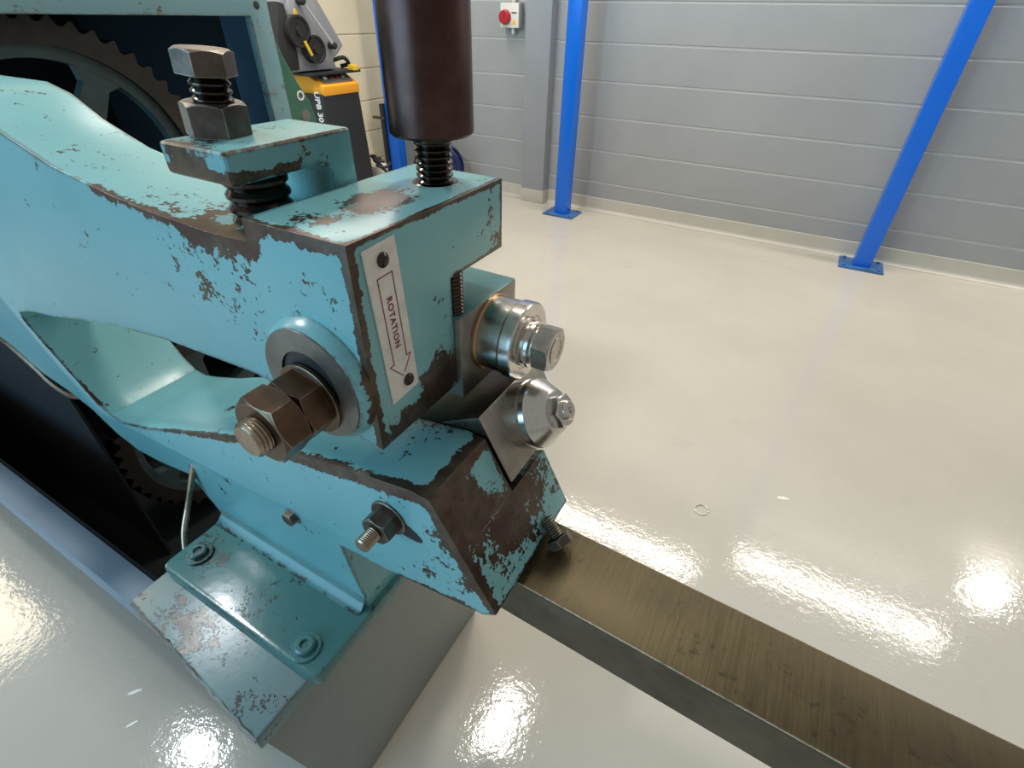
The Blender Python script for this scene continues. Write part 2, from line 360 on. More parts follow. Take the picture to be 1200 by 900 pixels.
def tube(bm, pts, r, seg=10):
    pts = [Vector(p) for p in pts]; rings = []
    for i, p in enumerate(pts):
        d = (pts[min(i + 1, len(pts) - 1)] - pts[max(i - 1, 0)]).normalized(); u = d.orthogonal().normalized()
        if rings:
            u = (rings[-1][1] - d * rings[-1][1].dot(d)).normalized()
        v = d.cross(u)
        rings.append(([bm.verts.new(p + (u * math.cos(2 * PI * k / seg) + v * math.sin(2 * PI * k / seg)) * r) for k in range(seg)], u))
    for a, b in zip(rings, rings[1:]):
        for k in range(seg):
            j = (k + 1) % seg; bm.faces.new((a[0][k], a[0][j], b[0][j], b[0][k]))
    bm.faces.new(rings[0][0][::-1]); bm.faces.new(rings[-1][0])
def spline(pts, n=8):
    out = []; P = [Vector(p) for p in pts]
    for i in range(len(P) - 1):
        p0, p1, p2, p3 = P[max(i - 1, 0)], P[i], P[i + 1], P[min(i + 2, len(P) - 1)]
        for k in range(n):
            t = k / n; out.append(0.5 * ((2 * p1) + (p2 - p0) * t + (2 * p0 - 5 * p1 + 4 * p2 - p3) * t * t + (3 * p1 - p0 - 3 * p2 + p3) * t ** 3))
    out.append(P[-1]); return out
def text_mesh(name, body, size, mat, parent, mtx, extrude=0.0004, spacing=1.0, offset=0.0):
    cu = bpy.data.curves.new(name + '_curve', 'FONT'); cu.body = body; cu.size = size; cu.align_x = 'CENTER'; cu.align_y = 'CENTER'
    cu.extrude = extrude; cu.space_character = spacing; cu.resolution_u = 3; cu.offset = offset
    t = bpy.data.objects.new(name + '_tmp', cu); C.objects.link(t)
    dg = bpy.context.evaluated_depsgraph_get(); me = bpy.data.meshes.new_from_object(t.evaluated_get(dg))
    bpy.data.objects.remove(t); bpy.data.curves.remove(cu)
    me.name = name; me.transform(mtx); me.materials.clear(); me.materials.append(M[mat])
    o = bpy.data.objects.new(name, me); C.objects.link(o); o.parent = parent
    return o

# ------------------------------------------------------------------ the room
WY, WX = 3.896, -3.36
def struct(o): o['kind'] = 'structure'; return o
bm = bmesh.new(); box(bm, -9, 7, -6, WY + 0.2, -0.2, 0.0); struct(finish(bm, 'floor', 'floor'))
def wall(name, horizontal, a0, a1, face, top, rows_to, bmat, jmat):
    """backing of jointing mortar with single blocks set proud of it"""
    bm = bmesh.new(); rec = 0.004
    if horizontal: box(bm, a0, a1, face + rec, face + 0.2, 0, top)
    else: box(bm, face - 0.2, face - rec, a0, a1, 0, top)
    wobj = struct(finish(bm, name, jmat))
    Lb, Hb, gap = 0.45, 0.225, 0.0085
    def blockmesh(length, h):
        c = 0.003; bm = bmesh.new()
        prof = [(0.05, 0), (0.05, h), (c, h), (0, h - c), (0, c), (c, 0)]
        prism(bm, prof, 'x', 0.0, length)
        if not horizontal: bmesh.ops.rotate(bm, verts=bm.verts, cent=(0, 0, 0), matrix=Matrix.Rotation(PI / 2, 3, 'Z'))
        o = finish(bm, 'block', bmat); C.objects.unlink(o); me = o.data; bpy.data.objects.remove(o); return me
    cache = {}
    z = -0.0067 ; r = 0
    while z < rows_to:
        s = a0 - (Lb / 2 if r % 2 else 0)
        while s < a1 - 0.001:
            p, q = max(s, a0), min(s + Lb, a1); key = round(q - p, 4)
            if key > 0.01:
                if key not in cache: cache[key] = blockmesh(key, Hb - gap)
                o = bpy.data.objects.new('block', cache[key]); C.objects.link(o); o.parent = wobj
                j = 0.0
                o.location = (p, face + j, z + gap / 2) if horizontal else (face + j, p, z + gap / 2)
            s += Lb
        z += Hb; r += 1
    return wobj
wall('wall_back', True, WX, 2.94, WY, 3.2, 1.75, 'block', 'mortar')
wall('wall_left', False, 1.2, WY, WX, 3.2, 1.75, 'cream', 'cream_joint')
def skirting(name, horizontal, a0, a1, face):
    bm = bmesh.new(); pr = [(0, 0)]
    for k in range(6):
        t = k / 5 * PI / 2; pr.append((-0.006 - 0.028 * (1 - math.sin(t)), 0.001 + 0.028 * (1 - math.cos(t))))
    pr += [(-0.006, 0.10), (-0.004, 0.103), (0.003, 0.103)]
    if horizontal: prism(bm, [(face + p, q) for p, q in pr], 'x', a0, a1)
    else: prism(bm, [(face - p, q) for p, q in pr], 'y', a0, a1)
    return struct(finish(bm, name, 'skirt'))
skirting('baseboard_back', True, WX, 2.94, WY - 0.002); skirting('baseboard_left', False, 1.2, WY, WX + 0.002)
# boxed-in steel column on the back wall, painted with it, resin skirting wrapped round its foot
bm = bmesh.new(); box(bm, -2.05, -1.85, 3.82, WY + 0.01, 0.103, 3.2); bev(bm, 0.004); t1 = struct(finish(bm, 'trim_1', 'pilaster'))
bm = bmesh.new(); box(bm, -2.053, -1.847, 3.817, WY, 0.0, 0.103); bev(bm, 0.004); o = finish(bm, 'column_skirting', 'skirt', t1)

# ------------------------------------------------------------------ blue posts
def post(loc, label, yaw=0.0):
    r = empty('steel_post', loc, label, 'post', 'bright blue steel posts')
    bm = bmesh.new(); box(bm, -0.05, 0.05, -0.05, 0.05, 0.012, 2.7); bev(bm, 0.008, 3); finish(bm, 'shaft', 'blue', r)
    bm = bmesh.new(); box(bm, -0.125, 0.125, -0.10, 0.10, 0.0, 0.012); bev(bm, 0.003); finish(bm, 'base_plate', 'blue_foot', r)
    for sx in (-1, 1):
        for sy in (-1, 1):
            bm = bmesh.new(); hexa(bm, (sx * 0.097, sy * 0.074, 0.012), (0, 0, 1), 0.018, 0.008, seg=24); finish(bm, 'anchor_bolt', 'blue_foot', r)
    return r
post((0.475, 3.765, 0), 'bright blue square steel post standing alone against the grey block wall')
post((-1.60, 3.68, 0), 'bright blue square steel post next to the grey boxed column')
pc = post((-3.13, 3.57, 0), 'bright blue steel post in the corner between cream and grey walls')
bm = bmesh.new(); box(bm, -0.085, -0.052, -0.075, -0.035, 0.02, 0.66); bev(bm, 0.004); cn = finish(bm, 'hanging_bar', 'black', pc)
bm = bmesh.new(); box(bm, -0.16, -0.035, -0.088, -0.072, 0.548, 0.568); bev(bm, 0.003); finish(bm, 'spring_clip', 'bolt', cn)

# ------------------------------------------------------------------ isolator on the wall
iso = empty('isolator_switch', (-2.185, WY, 1.185), 'small white isolator switch box with red rotary knob on grey wall', 'switch')
bm = bmesh.new(); box(bm, -0.075, 0.075, -0.055, 0.0, 0.0, 0.145); bev(bm, 0.006); finish(bm, 'back_box', 'ltgrey', iso)
bm = bmesh.new(); box(bm, -0.075, 0.075, -0.075, -0.055, 0.0, 0.145); bev(bm, 0.006); lid = finish(bm, 'lid', 'white', iso)
bm = bmesh.new(); lathe(bm, (-0.03, -0.076, 0.062), (0, -1, 0), [(0, 0.044), (0.01, 0.044), (0.03, 0.04), (0.033, 0.036)], 32)
box(bm, -0.037, -0.023, -0.115, -0.105, 0.027, 0.10); finish(bm, 'rotary_knob', 'red', iso)
bm = bmesh.new(); prism(bm, [(0.018, 0.02), (0.058, 0.02), (0.038, 0.056)], 'y', -0.0765, -0.0745); finish(bm, 'warning_triangle', 'yellow', lid)
bm = bmesh.new(); box(bm, 0.018, 0.06, -0.0765, -0.0745, 0.083, 0.093); finish(bm, 'rating_print', 'chassis', lid)
for z0, z1 in ((-0.035, 0.002), (0.143, 0.185)):
    bm = bmesh.new(); lathe(bm, (0.012, -0.035, z0), (0, 0, 1), [(0, 0.011), (0.008, 0.013), (z1 - z0 - 0.004, 0.013), (z1 - z0, 0.011)], 20); finish(bm, 'cable_gland', 'white', iso)
bm = bmesh.new(); lathe(bm, (0.012, -0.035, 0.185), (0, 0, 1), [(0, 0.01), (1.2, 0.01)], 14); finish(bm, 'conduit', 'white', iso)

# ------------------------------------------------------------------ hose / cable reel by the wall
reel = empty('cable_reel', (-2.74, 3.62, 0.0), 'dark navy round cable reel on the floor by the grey wall', 'reel')
ax = Vector((0.42, -0.9, 0)).normalized()
for t in (-0.07, 0.05):
    bm = bmesh.new(); lathe(bm, Vector((0, 0, 0.205)) + ax * t, ax, [(0, 0.2), (0.006, 0.205), (0.014, 0.205), (0.02, 0.198), (0.02, 0.17), (0.012, 0.16), (0.012, 0.05)], 40); finish(bm, 'flange', 'navy', reel)
bm = bmesh.new()
lathe(bm, Vector((0, 0, 0.205)) + ax * -0.05, ax, [(k * 0.0125 + d, 0.15 + h) for k in range(8) for d, h in ((0, 0), (0.006, 0.008))] + [(0.1, 0.15)], 32); finish(bm, 'wound_cable', 'rubber', reel)

# ------------------------------------------------------------------ black and orange cabinet
cab = empty('tool_cabinet', (-2.9, 2.67, 0), 'black floor cabinet with orange sloped control top and white lettering', 'cabinet')
o0 = Vector((-2.9, 2.67, 0))
def W(bm): bmesh.ops.translate(bm, verts=bm.verts, vec=-o0)
bm = bmesh.new(); prism(bm, [(2.495, 0.0), (2.86, 0.0), (2.815, 0.835), (2.495, 0.845)], 'x', -3.08, -2.75); bev(bm, 0.006); W(bm); body = finish(bm, 'body', 'black', cab)
bm = bmesh.new(); prism(bm, [(-2.99, 0.842), (-2.745, 0.835), (-2.745, 0.885), (-2.86, 0.942), (-2.99, 0.942)], 'y', 2.51, 2.82); bev(bm, 0.005); W(bm); top = finish(bm, 'control_top', 'orange', cab)
sl = Vector((0.115, 0, -0.057)).normalized(); nn = Vector((-sl.z, 0, sl.x)) * 1.0
bm = bmesh.new()
q = [(-2.845, 0.938), (-2.765, 0.898), (-2.764, 0.902), (-2.844, 0.942)]
prism(bm, q, 'y', 2.55, 2.79); W(bm); finish(bm, 'control_panel', 'chassis', top)
for k in range(4):
    c = Vector((-2.803, 2.59 + 0.05 * k, 0.921)) - o0
    bm = bmesh.new(); lathe(bm, c, (0.44, 0, 0.9), [(0, 0.012), (0.01, 0.012), (0.012, 0.01)], 16); finish(bm, 'push_button', ('wtext', 'red', 'red', 'ltgrey')[k], top)
bm = bmesh.new(); box(bm, -3.10, -2.76, 2.44, 2.87, 0.943, 0.958); bev(bm, 0.003); W(bm); finish(bm, 'top_tray', 'black', cab)
bm = bmesh.new(); box(bm, -2.80, -2.745, 2.80, 2.84, 0.955, 0.985); bev(bm, 0.004); W(bm); finish(bm, 'yellow_block', 'yellow', cab)
mt = Matrix.Translation(Vector((-2.795, 2.4945, 0.775)) - o0) @ Matrix(((0, 1, 0, 0), (0, 0, -1, 0), (-1, 0, 0, 0), (0, 0, 0, 1)))
text_mesh('lettering', 'UPB 30', 0.056, 'wtext', body, mt, 0.0006, 1.0, 0.0015)
mt = Matrix.Translation(Vector((-2.87, 2.4945, 0.70)) - o0) @ Matrix(((0, 1, 0, 0), (0, 0, -1, 0), (-1, 0, 0, 0), (0, 0, 0, 1)))
bm = bmesh.new(); box(bm, -2.80, -2.775, 2.4935, 2.4955, 0.50, 0.56); W(bm); finish(bm, 'white_mark', 'wtext', body)
# things hanging behind the cabinet
bag = empty('cable_bundle', (-2.80, 2.97, 0.0), 'black looped cables heaped on the floor beside the black cabinet', 'cable')
for k in range(3):
    bm = bmesh.new(); cx = 0.0 + 0.02 * k
    pts = [(cx + 0.05 * math.cos(t * 1.26 + k), 0.05 * math.sin(t * 1.26 + k), 0.10 + 0.3 * (t / 9) + 0.04 * math.sin(t + k)) for t in range(10)]
    tube(bm, [(pts[0][0], pts[0][1], 0.012)] + spline(pts, 5), 0.010, 8); finish(bm, 'cable_loop', 'rubber', bag)
wb = empty('grey_canister', (-2.93, 3.10, 0), 'small pale grey canister on the floor between the cabinet and corner post', 'canister')
bm = bmesh.new(); lathe(bm, (0, 0, 0), (0, 0, 1), [(0, 0.06), (0.01, 0.066), (0.30, 0.066), (0.325, 0.05), (0.33, 0.03)], 28); finish(bm, 'drum', 'white', wb)
bm = bmesh.new(); lathe(bm, (0, 0, 0.33), (0, 0, 1), [(0, 0.028), (0.025, 0.028), (0.03, 0.022)], 20); finish(bm, 'cap', 'rubber', wb)

# ------------------------------------------------------------------ grey belt machine on the cabinet
g = empty('belt_grinder', (-2.92, 2.6, 0.958), 'grey cast belt machine with exposed black pulleys on top of the black cabinet', 'grinder')
g0 = Vector((-2.92, 2.6, 0.958))
def G(bm): bmesh.ops.translate(bm, verts=bm.verts, vec=-g0)
bm = bmesh.new(); prism(bm, [(2.36, 0.96), (2.745, 0.96), (2.735, 1.005), (2.80, 1.045), (2.85, 1.085), (2.66, 1.37), (2.44, 1.37), (2.34, 1.15)], 'x', -3.04, -2.86); bev(bm, 0.012, 3); G(bm); finish(bm, 'cast_body', 'cover', g)
bm = bmesh.new(); prism(bm, [(2.40, 0.965), (2.735, 0.965), (2.71, 1.01), (2.77, 1.07), (2.60, 1.35), (2.47, 1.35), (2.38, 1.14)], 'x', -2.86, -2.825); bev(bm, 0.01, 2); G(bm); finish(bm, 'face_plate', 'cover', g)
bm = bmesh.new(); prism(bm, [(2.30, 0.975), (2.42, 0.975), (2.43, 1.05), (2.40, 1.29), (2.36, 1.30), (2.31, 1.14)], 'x', -2.96, -2.81); bev(bm, 0.008, 2); G(bm); finish(bm, 'side_guard', 'rubber', g)
def pulley(y, z, r):
    bm = bmesh.new(); lathe(bm, (-2.826, y, z), (1, 0, 0), [(0, r), (0.008, r), (0.018, r * 0.9), (0.028, r * 0.9), (0.038, r), (0.05, r), (0.05, r * 0.85), (0.042, r * 0.8), (0.042, r * 0.3), (0.056, r * 0.28), (0.056, 0.004)], 36); G(bm); return finish(bm, 'pulley', 'rubber', g)
p1 = pulley(2.445, 1.165, 0.078); p2 = pulley(2.545, 1.075, 0.072)
bm = bmesh.new(); prism(bm, [(2.45, 1.20), (2.50, 1.20), (2.475, 1.27)], 'x', -2.826, -2.812); G(bm); finish(bm, 'warning_sticker', 'yellow', g)
bm = bmesh.new(); prism(bm, [(2.455, 1.115), (2.47, 1.12), (2.505, 1.05), (2.492, 1.045)], 'x', -2.776, -2.768); G(bm); finish(bm, 'warning_strip', 'yellow', g)
bm = bmesh.new(); a, b_ = Vector((-2.79, 2.515, 1.305)), Vector((-2.79, 2.70, 1.09))
lathe(bm, a - g0, (b_ - a), [(0, 0.009), ((b_ - a).length, 0.009)], 16); st = finish(bm, 'gas_strut', 'silver', g)
for p in (a, b_):
    bm = bmesh.new(); lathe(bm, Vector((-2.83, p.y, p.z)) - g0, (1, 0, 0), [(0, 0.02), (0.045, 0.02), (0.055, 0.014)], 20); finish(bm, 'strut_end', 'rubber', st)
bm = bmesh.new(); tube(bm, [Vector(p) - g0 for p in spline([(-2.9, 2.76, 1.0), (-2.86, 2.83, 1.02), (-2.85, 2.86, 0.985), (-2.9, 2.84, 0.97)], 6)], 0.012, 10); finish(bm, 'power_cable', 'rubber', g)

# ------------------------------------------------------------------ green machine behind
gm = empty('green_machine', (-2.1, 1.5, 0), 'dark green machine casing with sloping rounded side behind the teal gear housing', 'machine')
gp = [(1.28, 0.0), (1.82, 0.0), (1.80, 0.70), (1.765, 0.86), (1.748, 0.94), (1.70, 1.02), (1.66, 1.10), (1.62, 1.20), (1.60, 1.30), (1.28, 1.30)]
bm = bmesh.new(); prism(bm, [(y - 1.5, z) for y, z in gp], 'x', -0.35, 0.10); bev(bm, 0.015, 3, 15); finish(bm, 'casing', 'green', gm)
bm = bmesh.new()
for (r0, r1, t0, t1) in ((0.019, 0.012, 0.0, 0.004),):
    lathe(bm, (0.098, 0.197, 0.968), (1, 0, 0), [(0, r0), (0.004, r0), (0.0045, r1), (-0.001, r1 - 0.001)], 24)
for f in bm.faces:
    if len(f.verts) > 4: f.material_index = 1
finish(bm, 'white_ring', ['wtext', 'green'], gm)
bm = bmesh.new(); lathe(bm, (0.0985, 0.205, 0.89), (1, 0, 0), [(0, 0.026), (0.004, 0.024), (0.006, 0.012)], 9); finish(bm, 'oil_plug', 'chassis', gm)

# ================================================================== the shear machine
R0 = Vector((-0.9, 0.5, 0.0))
mach = empty('rotary_shear_machine', R0, 'large chipped teal rotary shear machine with two arms and steel cutters', 'machine')
def part(bm, name, mat, parent=mach, angle=32, smooth=True):
    bmesh.ops.translate(bm, verts=bm.verts, vec=-R0)
    return finish(bm, name, mat, parent, angle=angle, smooth=smooth)
Y0 = 0.26
# --- frame casting: C-shaped plate with widened heads (union, then rounded edges)
top = [(-0.291, 1.12), (-0.412, 1.12), (-0.414, 1.099), (-0.47, 1.097), (-0.55, 1.100), (-0.62, 1.106), (-0.73, 1.122), (-0.816, 1.147), (-0.87, 1.172), (-0.92, 1.182), (-1.40, 1.182)]
bot = [(-1.40, 0.689), (-1.247, 0.654), (-1.15, 0.642), (-1.086, 0.625), (-1.03, 0.588), (-0.97, 0.572), (-0.90, 0.578), (-0.79, 0.600), (-0.735, 0.515), (-0.388, 0.515), (-0.412, 0.659), (-0.30, 0.673), (-0.175, 0.693), (-0.157, 0.708)]
inn = [(-0.2375, 0.858), (-0.263, 0.860), (-0.339, 0.846), (-0.458, 0.819), (-0.59, 0.783), (-0.711, 0.736), (-0.86, 0.676), (-0.934, 0.652), (-0.975, 0.640), (-1.01, 0.642), (-1.04, 0.663), (-1.089, 0.719), (-1.131, 0.771), (-1.155, 0.805), (-1.15, 0.822), (-1.09, 0.840), (-1.0, 0.857), (-0.8, 0.902), (-0.637, 0.925), (-0.473, 0.935), (-0.40, 0.925), (-0.34, 0.909), (-0.291, 0.905)]
def solid(build):
    bm = bmesh.new(); build(bm); bmesh.ops.recalc_face_normals(bm, faces=bm.faces)
    me = bpy.data.meshes.new('solid'); bm.to_mesh(me); bm.free()
    o = bpy.data.objects.new('solid', me); C.objects.link(o); return o
base = solid(lambda bm: prism(bm, top + bot + inn, 'y', Y0, 0.37))
adds = [
    solid(lambda bm: prism(bm, [(0.30, 1.12), (0.497, 1.12), (0.497, 1.042), (0.392, 1.042), (0.392, 0.905), (0.30, 0.905)], 'x', -0.412, -0.291)),
    solid(lambda bm: prism(bm, [(-0.199, 0.788), (-0.157, 0.708), (-0.175, 0.693), (-0.30, 0.673), (-0.45, 0.66), (-0.45, 0.675), (-0.34, 0.711)], 'y', 0.30, 0.456)),
]
tc = [(-0.458, 0.819), (-0.59, 0.783), (-0.711, 0.736), (-0.86, 0.676), (-0.934, 0.652), (-0.975, 0.640), (-1.01, 0.642), (-1.04, 0.663), (-1.089, 0.719), (-1.131, 0.771), (-1.155, 0.805)]
to = [(-1.20, 0.80), (-1.16, 0.735), (-1.11, 0.68), (-1.06, 0.625), (-1.02, 0.605), (-0.96, 0.602), (-0.85, 0.638), (-0.70, 0.70), (-0.58, 0.75), (-0.458, 0.785)]
adds.append(solid(lambda bm: prism(bm, tc + to, 'y', 0.30, 0.435)))
for a in adds:
    md = base.modifiers.new('u', 'BOOLEAN'); md.operation = 'UNION'; md.object = a; md.solver = 'EXACT'
md = base.modifiers.new('b', 'BEVEL'); md.width = 0.0055; md.segments = 3; md.limit_method = 'ANGLE'; md.angle_limit = math.radians(28)
dg = bpy.context.evaluated_depsgraph_get(); me = bpy.data.meshes.new_from_object(base.evaluated_get(dg))
for a in adds + [base]: bpy.data.objects.remove(a)
me.name = 'frame'; me.transform(Matrix.Translation(-R0)); me.materials.append(M['frame'])
me.polygons.foreach_set('use_smooth', [True] * len(me.polygons)); me.set_sharp_from_angle(angle=math.radians(32))
fr = bpy.data.objects.new('frame', me); C.objects.link(fr); fr.parent = mach

# --- foot flange, slab and pedestal
def rrect(x0, x1, y0, y1, r, n=5):
    out = []
    for cx, cy, a0 in ((x1 - r, y1 - r, 0), (x0 + r, y1 - r, 90), (x0 + r, y0 + r, 180), (x1 - r, y0 + r, 270)):
        for k in range(n + 1):
            t = math.radians(a0 + 90 * k / n); out.append((cx + r * math.cos(t), cy + r * math.sin(t)))
    return out
bm = bmesh.new(); prism(bm, rrect(-0.735, -0.379, 0.142, 0.44, 0.014), 'z', 0.491, 0.52); bev(bm, 0.004, 2, 40); part(bm, 'foot_flange', 'base')
bm = bmesh.new()   # weld fillet between flange and frame
prism(bm, [(Y0 + 0.004, 0.519), (Y0 - 0.022, 0.519), (Y0 - 0.012, 0.524), (Y0 - 0.004, 0.533), (Y0 + 0.004, 0.55)], 'x', -0.733, -0.392); part(bm, 'fillet', 'base')
for x, y in ((-0.700, 0.188), (-0.424, 0.168)):
    bm = bmesh.new(); lathe(bm, (x, y, 0.519), (0, 0, 1), [(0, 0.0225), (0.004, 0.0225), (0.005, 0.021), (0.005, 0.005)], 32); fb = part(bm, 'flange_bolt', 'base')
    bm = bmesh.new(); lathe(bm, (x, y, 0.523), (0, 0, 1), [(0, 0.0145), (0.007, 0.0145), (0.009, 0.012), (0.009, 0.007), (0.005, 0.006)], 24); part(bm, 'socket_head', 'base', fb)
bm = bmesh.new(); prism(bm, [(-0.745, 0.085), (-0.404, 0.056), (-0.402, 0.56), (-0.745, 0.56)], 'z', 0.458, 0.491); bev(bm, 0.004); part(bm, 'base_slab', 'slab')
bm = bmesh.new()
tp = [(-0.74, 0.10, 0.459), (-0.406, 0.064, 0.459), (-0.406, 0.56, 0.459), (-0.74, 0.56, 0.459)]
bt = [(-0.74, 0.14, 0.0), (-0.41, 0.125, 0.0), (-0.41, 0.575, 0.0), (-0.74, 0.575, 0.0)]
v = [bm.verts.new(p) for p in tp + bt]
for f in ((0, 1, 2, 3), (4, 7, 6, 5), (0, 4, 5, 1), (1, 5, 6, 2), (2, 6, 7, 3), (3, 7, 4, 0)): bm.faces.new([v[i] for i in f])
bev(bm, 0.004); part(bm, 'pedestal', 'pedestal')
# weld bead on the slab's near edge
bm = bmesh.new()
tube(bm, [(-0.74 + 0.335 * t / 24, 0.086 - 0.029 * t / 24 + random.uniform(-0.002, 0.002), 0.487 + random.uniform(-0.002, 0.002)) for t in range(25)], 0.004, 8); part(bm, 'weld_bead', 'dull')

# --- rear bed and gear housing
bm = bmesh.new(); prism(bm, [(0.084, 0.48), (0.127, 0.48), (0.127, 0.474), (0.09, 0.474), (0.09, 0.40), (0.084, 0.40)], 'x', -2.3, -0.747); bev(bm, 0.002, 2); part(bm, 'bed_rail', 'rail')
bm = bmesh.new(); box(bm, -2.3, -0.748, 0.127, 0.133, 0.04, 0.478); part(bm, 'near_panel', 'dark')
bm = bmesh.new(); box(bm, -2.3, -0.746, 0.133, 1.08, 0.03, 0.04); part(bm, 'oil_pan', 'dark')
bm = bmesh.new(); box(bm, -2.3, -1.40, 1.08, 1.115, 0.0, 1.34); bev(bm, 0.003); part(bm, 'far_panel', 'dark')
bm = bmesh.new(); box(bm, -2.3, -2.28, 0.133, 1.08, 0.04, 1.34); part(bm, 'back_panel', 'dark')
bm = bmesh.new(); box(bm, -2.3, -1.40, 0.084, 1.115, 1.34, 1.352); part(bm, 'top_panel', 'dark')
bm = bmesh.new()
prism(bm, [(-0.3, 1.352), (1.118, 1.352), (1.118, 0.0), (1.058, 0.0), (1.058, 1.249), (-0.3, 1.249)], 'x', -1.40, -1.372); bev(bm, 0.003)
gf = part(bm, 'guard_frame', 'housing')
bm = bmesh.new(); box(bm, -1.50, -1.40, 1.058, 1.08, 0.04, 1.249); part(bm, 'guard_return', 'return')
bm = bmesh.new(); box(bm, -2.28, -1.22, 0.268, 0.274, 0.04, 0.75); part(bm, 'shade_panel', 'dark')  # added dark sheet standing in for the shaded void, hides the lit gear
bm = bmesh.new(); lathe(bm, (-1.3725, 1.083, 1.272), (1, 0, 0), [(0, 0.009), (0.001, 0.009), (0.0015, 0.006)], 16); part(bm, 'bolt_hole', 'black', gf)
def gear(x, y, z, r, teeth, rot, thick=0.06):
    m = 2 * r / teeth * 0.95
    bm = bmesh.new(); ro, ri = r, r * 0.835; nt_ = teeth * 4
    loops = []
    for xx in (x, x + thick):
        o_, i_ = [], []
        for k in range(nt_):
            t = 2 * PI * k / nt_; rr = ro if k % 4 in (0, 1) else ro - m * 1.25
            tt = t + (0.30 if k % 4 == 0 else -0.30 if k % 4 == 1 else 0) * 2 * PI / nt_
            o_.append(bm.verts.new((xx, y + rr * math.cos(tt), z + rr * math.sin(tt)))); i_.append(bm.verts.new((xx, y + ri * math.cos(t), z + ri * math.sin(t))))
        loops.append((o_, i_))
    for k in range(nt_):
        j = (k + 1) % nt_; (a, b2), (c, d) = loops
        bm.faces.new((a[k], a[j], b2[j], b2[k])); bm.faces.new((c[k], d[k], d[j], c[j]))
        bm.faces.new((a[k], c[k], c[j], a[j])); bm.faces.new((b2[k], b2[j], d[j], d[k]))
    gr = part(bm, 'drive_gear', 'gear_rim', smooth=False)
    # web: six spokes between inner rim ring and hub
    bm = bmesh.new(); x0, x1 = x + thick * 0.25, x + thick * 0.75
    def ringpr(ra, rb, n=72):
        va = [[bm.verts.new((xx, y + rr * math.cos(2 * PI * k / n), z + rr * math.sin(2 * PI * k / n))) for k in range(n)] for xx in (x0, x1) for rr in (ra, rb)]
        for k in range(n):
            j = (k + 1) % n
            bm.faces.new((va[0][k], va[0][j], va[1][j], va[1][k])); bm.faces.new((va[2][k], va[3][k], va[3][j], va[2][j]))
            bm.faces.new((va[0][k], va[2][k], va[2][j], va[0][j])); bm.faces.new((va[1][k], va[1][j], va[3][j], va[3][k]))
    ringpr(r * 0.76, r * 0.845); ringpr(r * 0.05, r * 0.30)
    for s in range(6):
        t = rot + s * PI / 3; u = Vector((0, math.cos(t), math.sin(t))); n_ = Vector((0, -math.sin(t), math.cos(t)))
        c = Vector((0, y, z)); hw0, hw1 = r * 0.10, r * 0.075
        pts = [c + u * r * 0.25 - n_ * hw0, c + u * r * 0.68 - n_ * hw1, c + u * r * 0.79 - n_ * hw1 * 2.2, c + u * r * 0.79 + n_ * hw1 * 2.2, c + u * r * 0.68 + n_ * hw1, c + u * r * 0.25 + n_ * hw0]
        prism(bm, [(p.y, p.z) for p in pts], 'x', x0 + 0.001, x1 - 0.001)
    part(bm, 'spoked_web', 'gear_web', gr)
gear(-1.50, 0.555, 0.925, 0.332, 52, math.radians(58))
gear(-1.30, 0.540, 0.330, 0.262, 46, math.radians(28))
bm = bmesh.new(); tube(bm, spline([(-0.76, 0.275, 0.66), (-0.77, 0.25, 0.60), (-0.785, 0.232, 0.545), (-0.775, 0.205, 0.51), (-0.758, 0.185, 0.478)], 6), 0.0055, 12); part(bm, 'grease_pipe', 'stud')

bm = bmesh.new(); tube(bm, spline([(-1.40, 0.264, 0.700), (-1.344, 0.262, 0.690), (-1.27, 0.262, 0.655), (-1.235, 0.262, 0.632), (-1.18, 0.266, 0.618), (-1.13, 0.275, 0.63)], 6), 0.007, 10); part(bm, 'oil_pipe', 'nut')

# --- bridge clamp on top of the arm with its big screw
bm = bmesh.new(); prism(bm, [(0.264, 1.143), (0.264, 1.171), (0.407, 1.171), (0.407, 1.06), (0.376, 1.06), (0.376, 1.136), (0.36, 1.143)], 'x', -0.506, -0.416); bev(bm, 0.005, 3); part(bm, 'bridge_clamp', 'clamp')
SX, SY = -0.482, 0.309
bm = bmesh.new(); thread(bm, (SX, SY, 1.16), (0.07, 0.04, 1), 0.0168, 0.062, 0.0062, 0.0028, 32, False); cs = part(bm, 'clamp_screw', 'thread')
bm = bmesh.new(); hexa(bm, (SX + 0.004, SY + 0.002, 1.2185), (0.07, 0.04, 1), 0.0425, 0.0195, rot=0.58, ch0=False, ch1=True); part(bm, 'hex_head', 'bolt', cs, smooth=False)
bm = bmesh.new(); hexa(bm, (SX, SY, 1.1715), (0.05, 0.03, 1), 0.049, 0.027, rot=0.15, ch0=False, ch1=True); part(bm, 'hex_nut', 'bolt', cs, smooth=False)
bm = bmesh.new(); thread(bm, (-0.462, 0.318, 1.09), (0, 0, 1), 0.030, 0.054, 0.0125, 0.004, 36, False); part(bm, 'lower_thread', 'thread', cs)

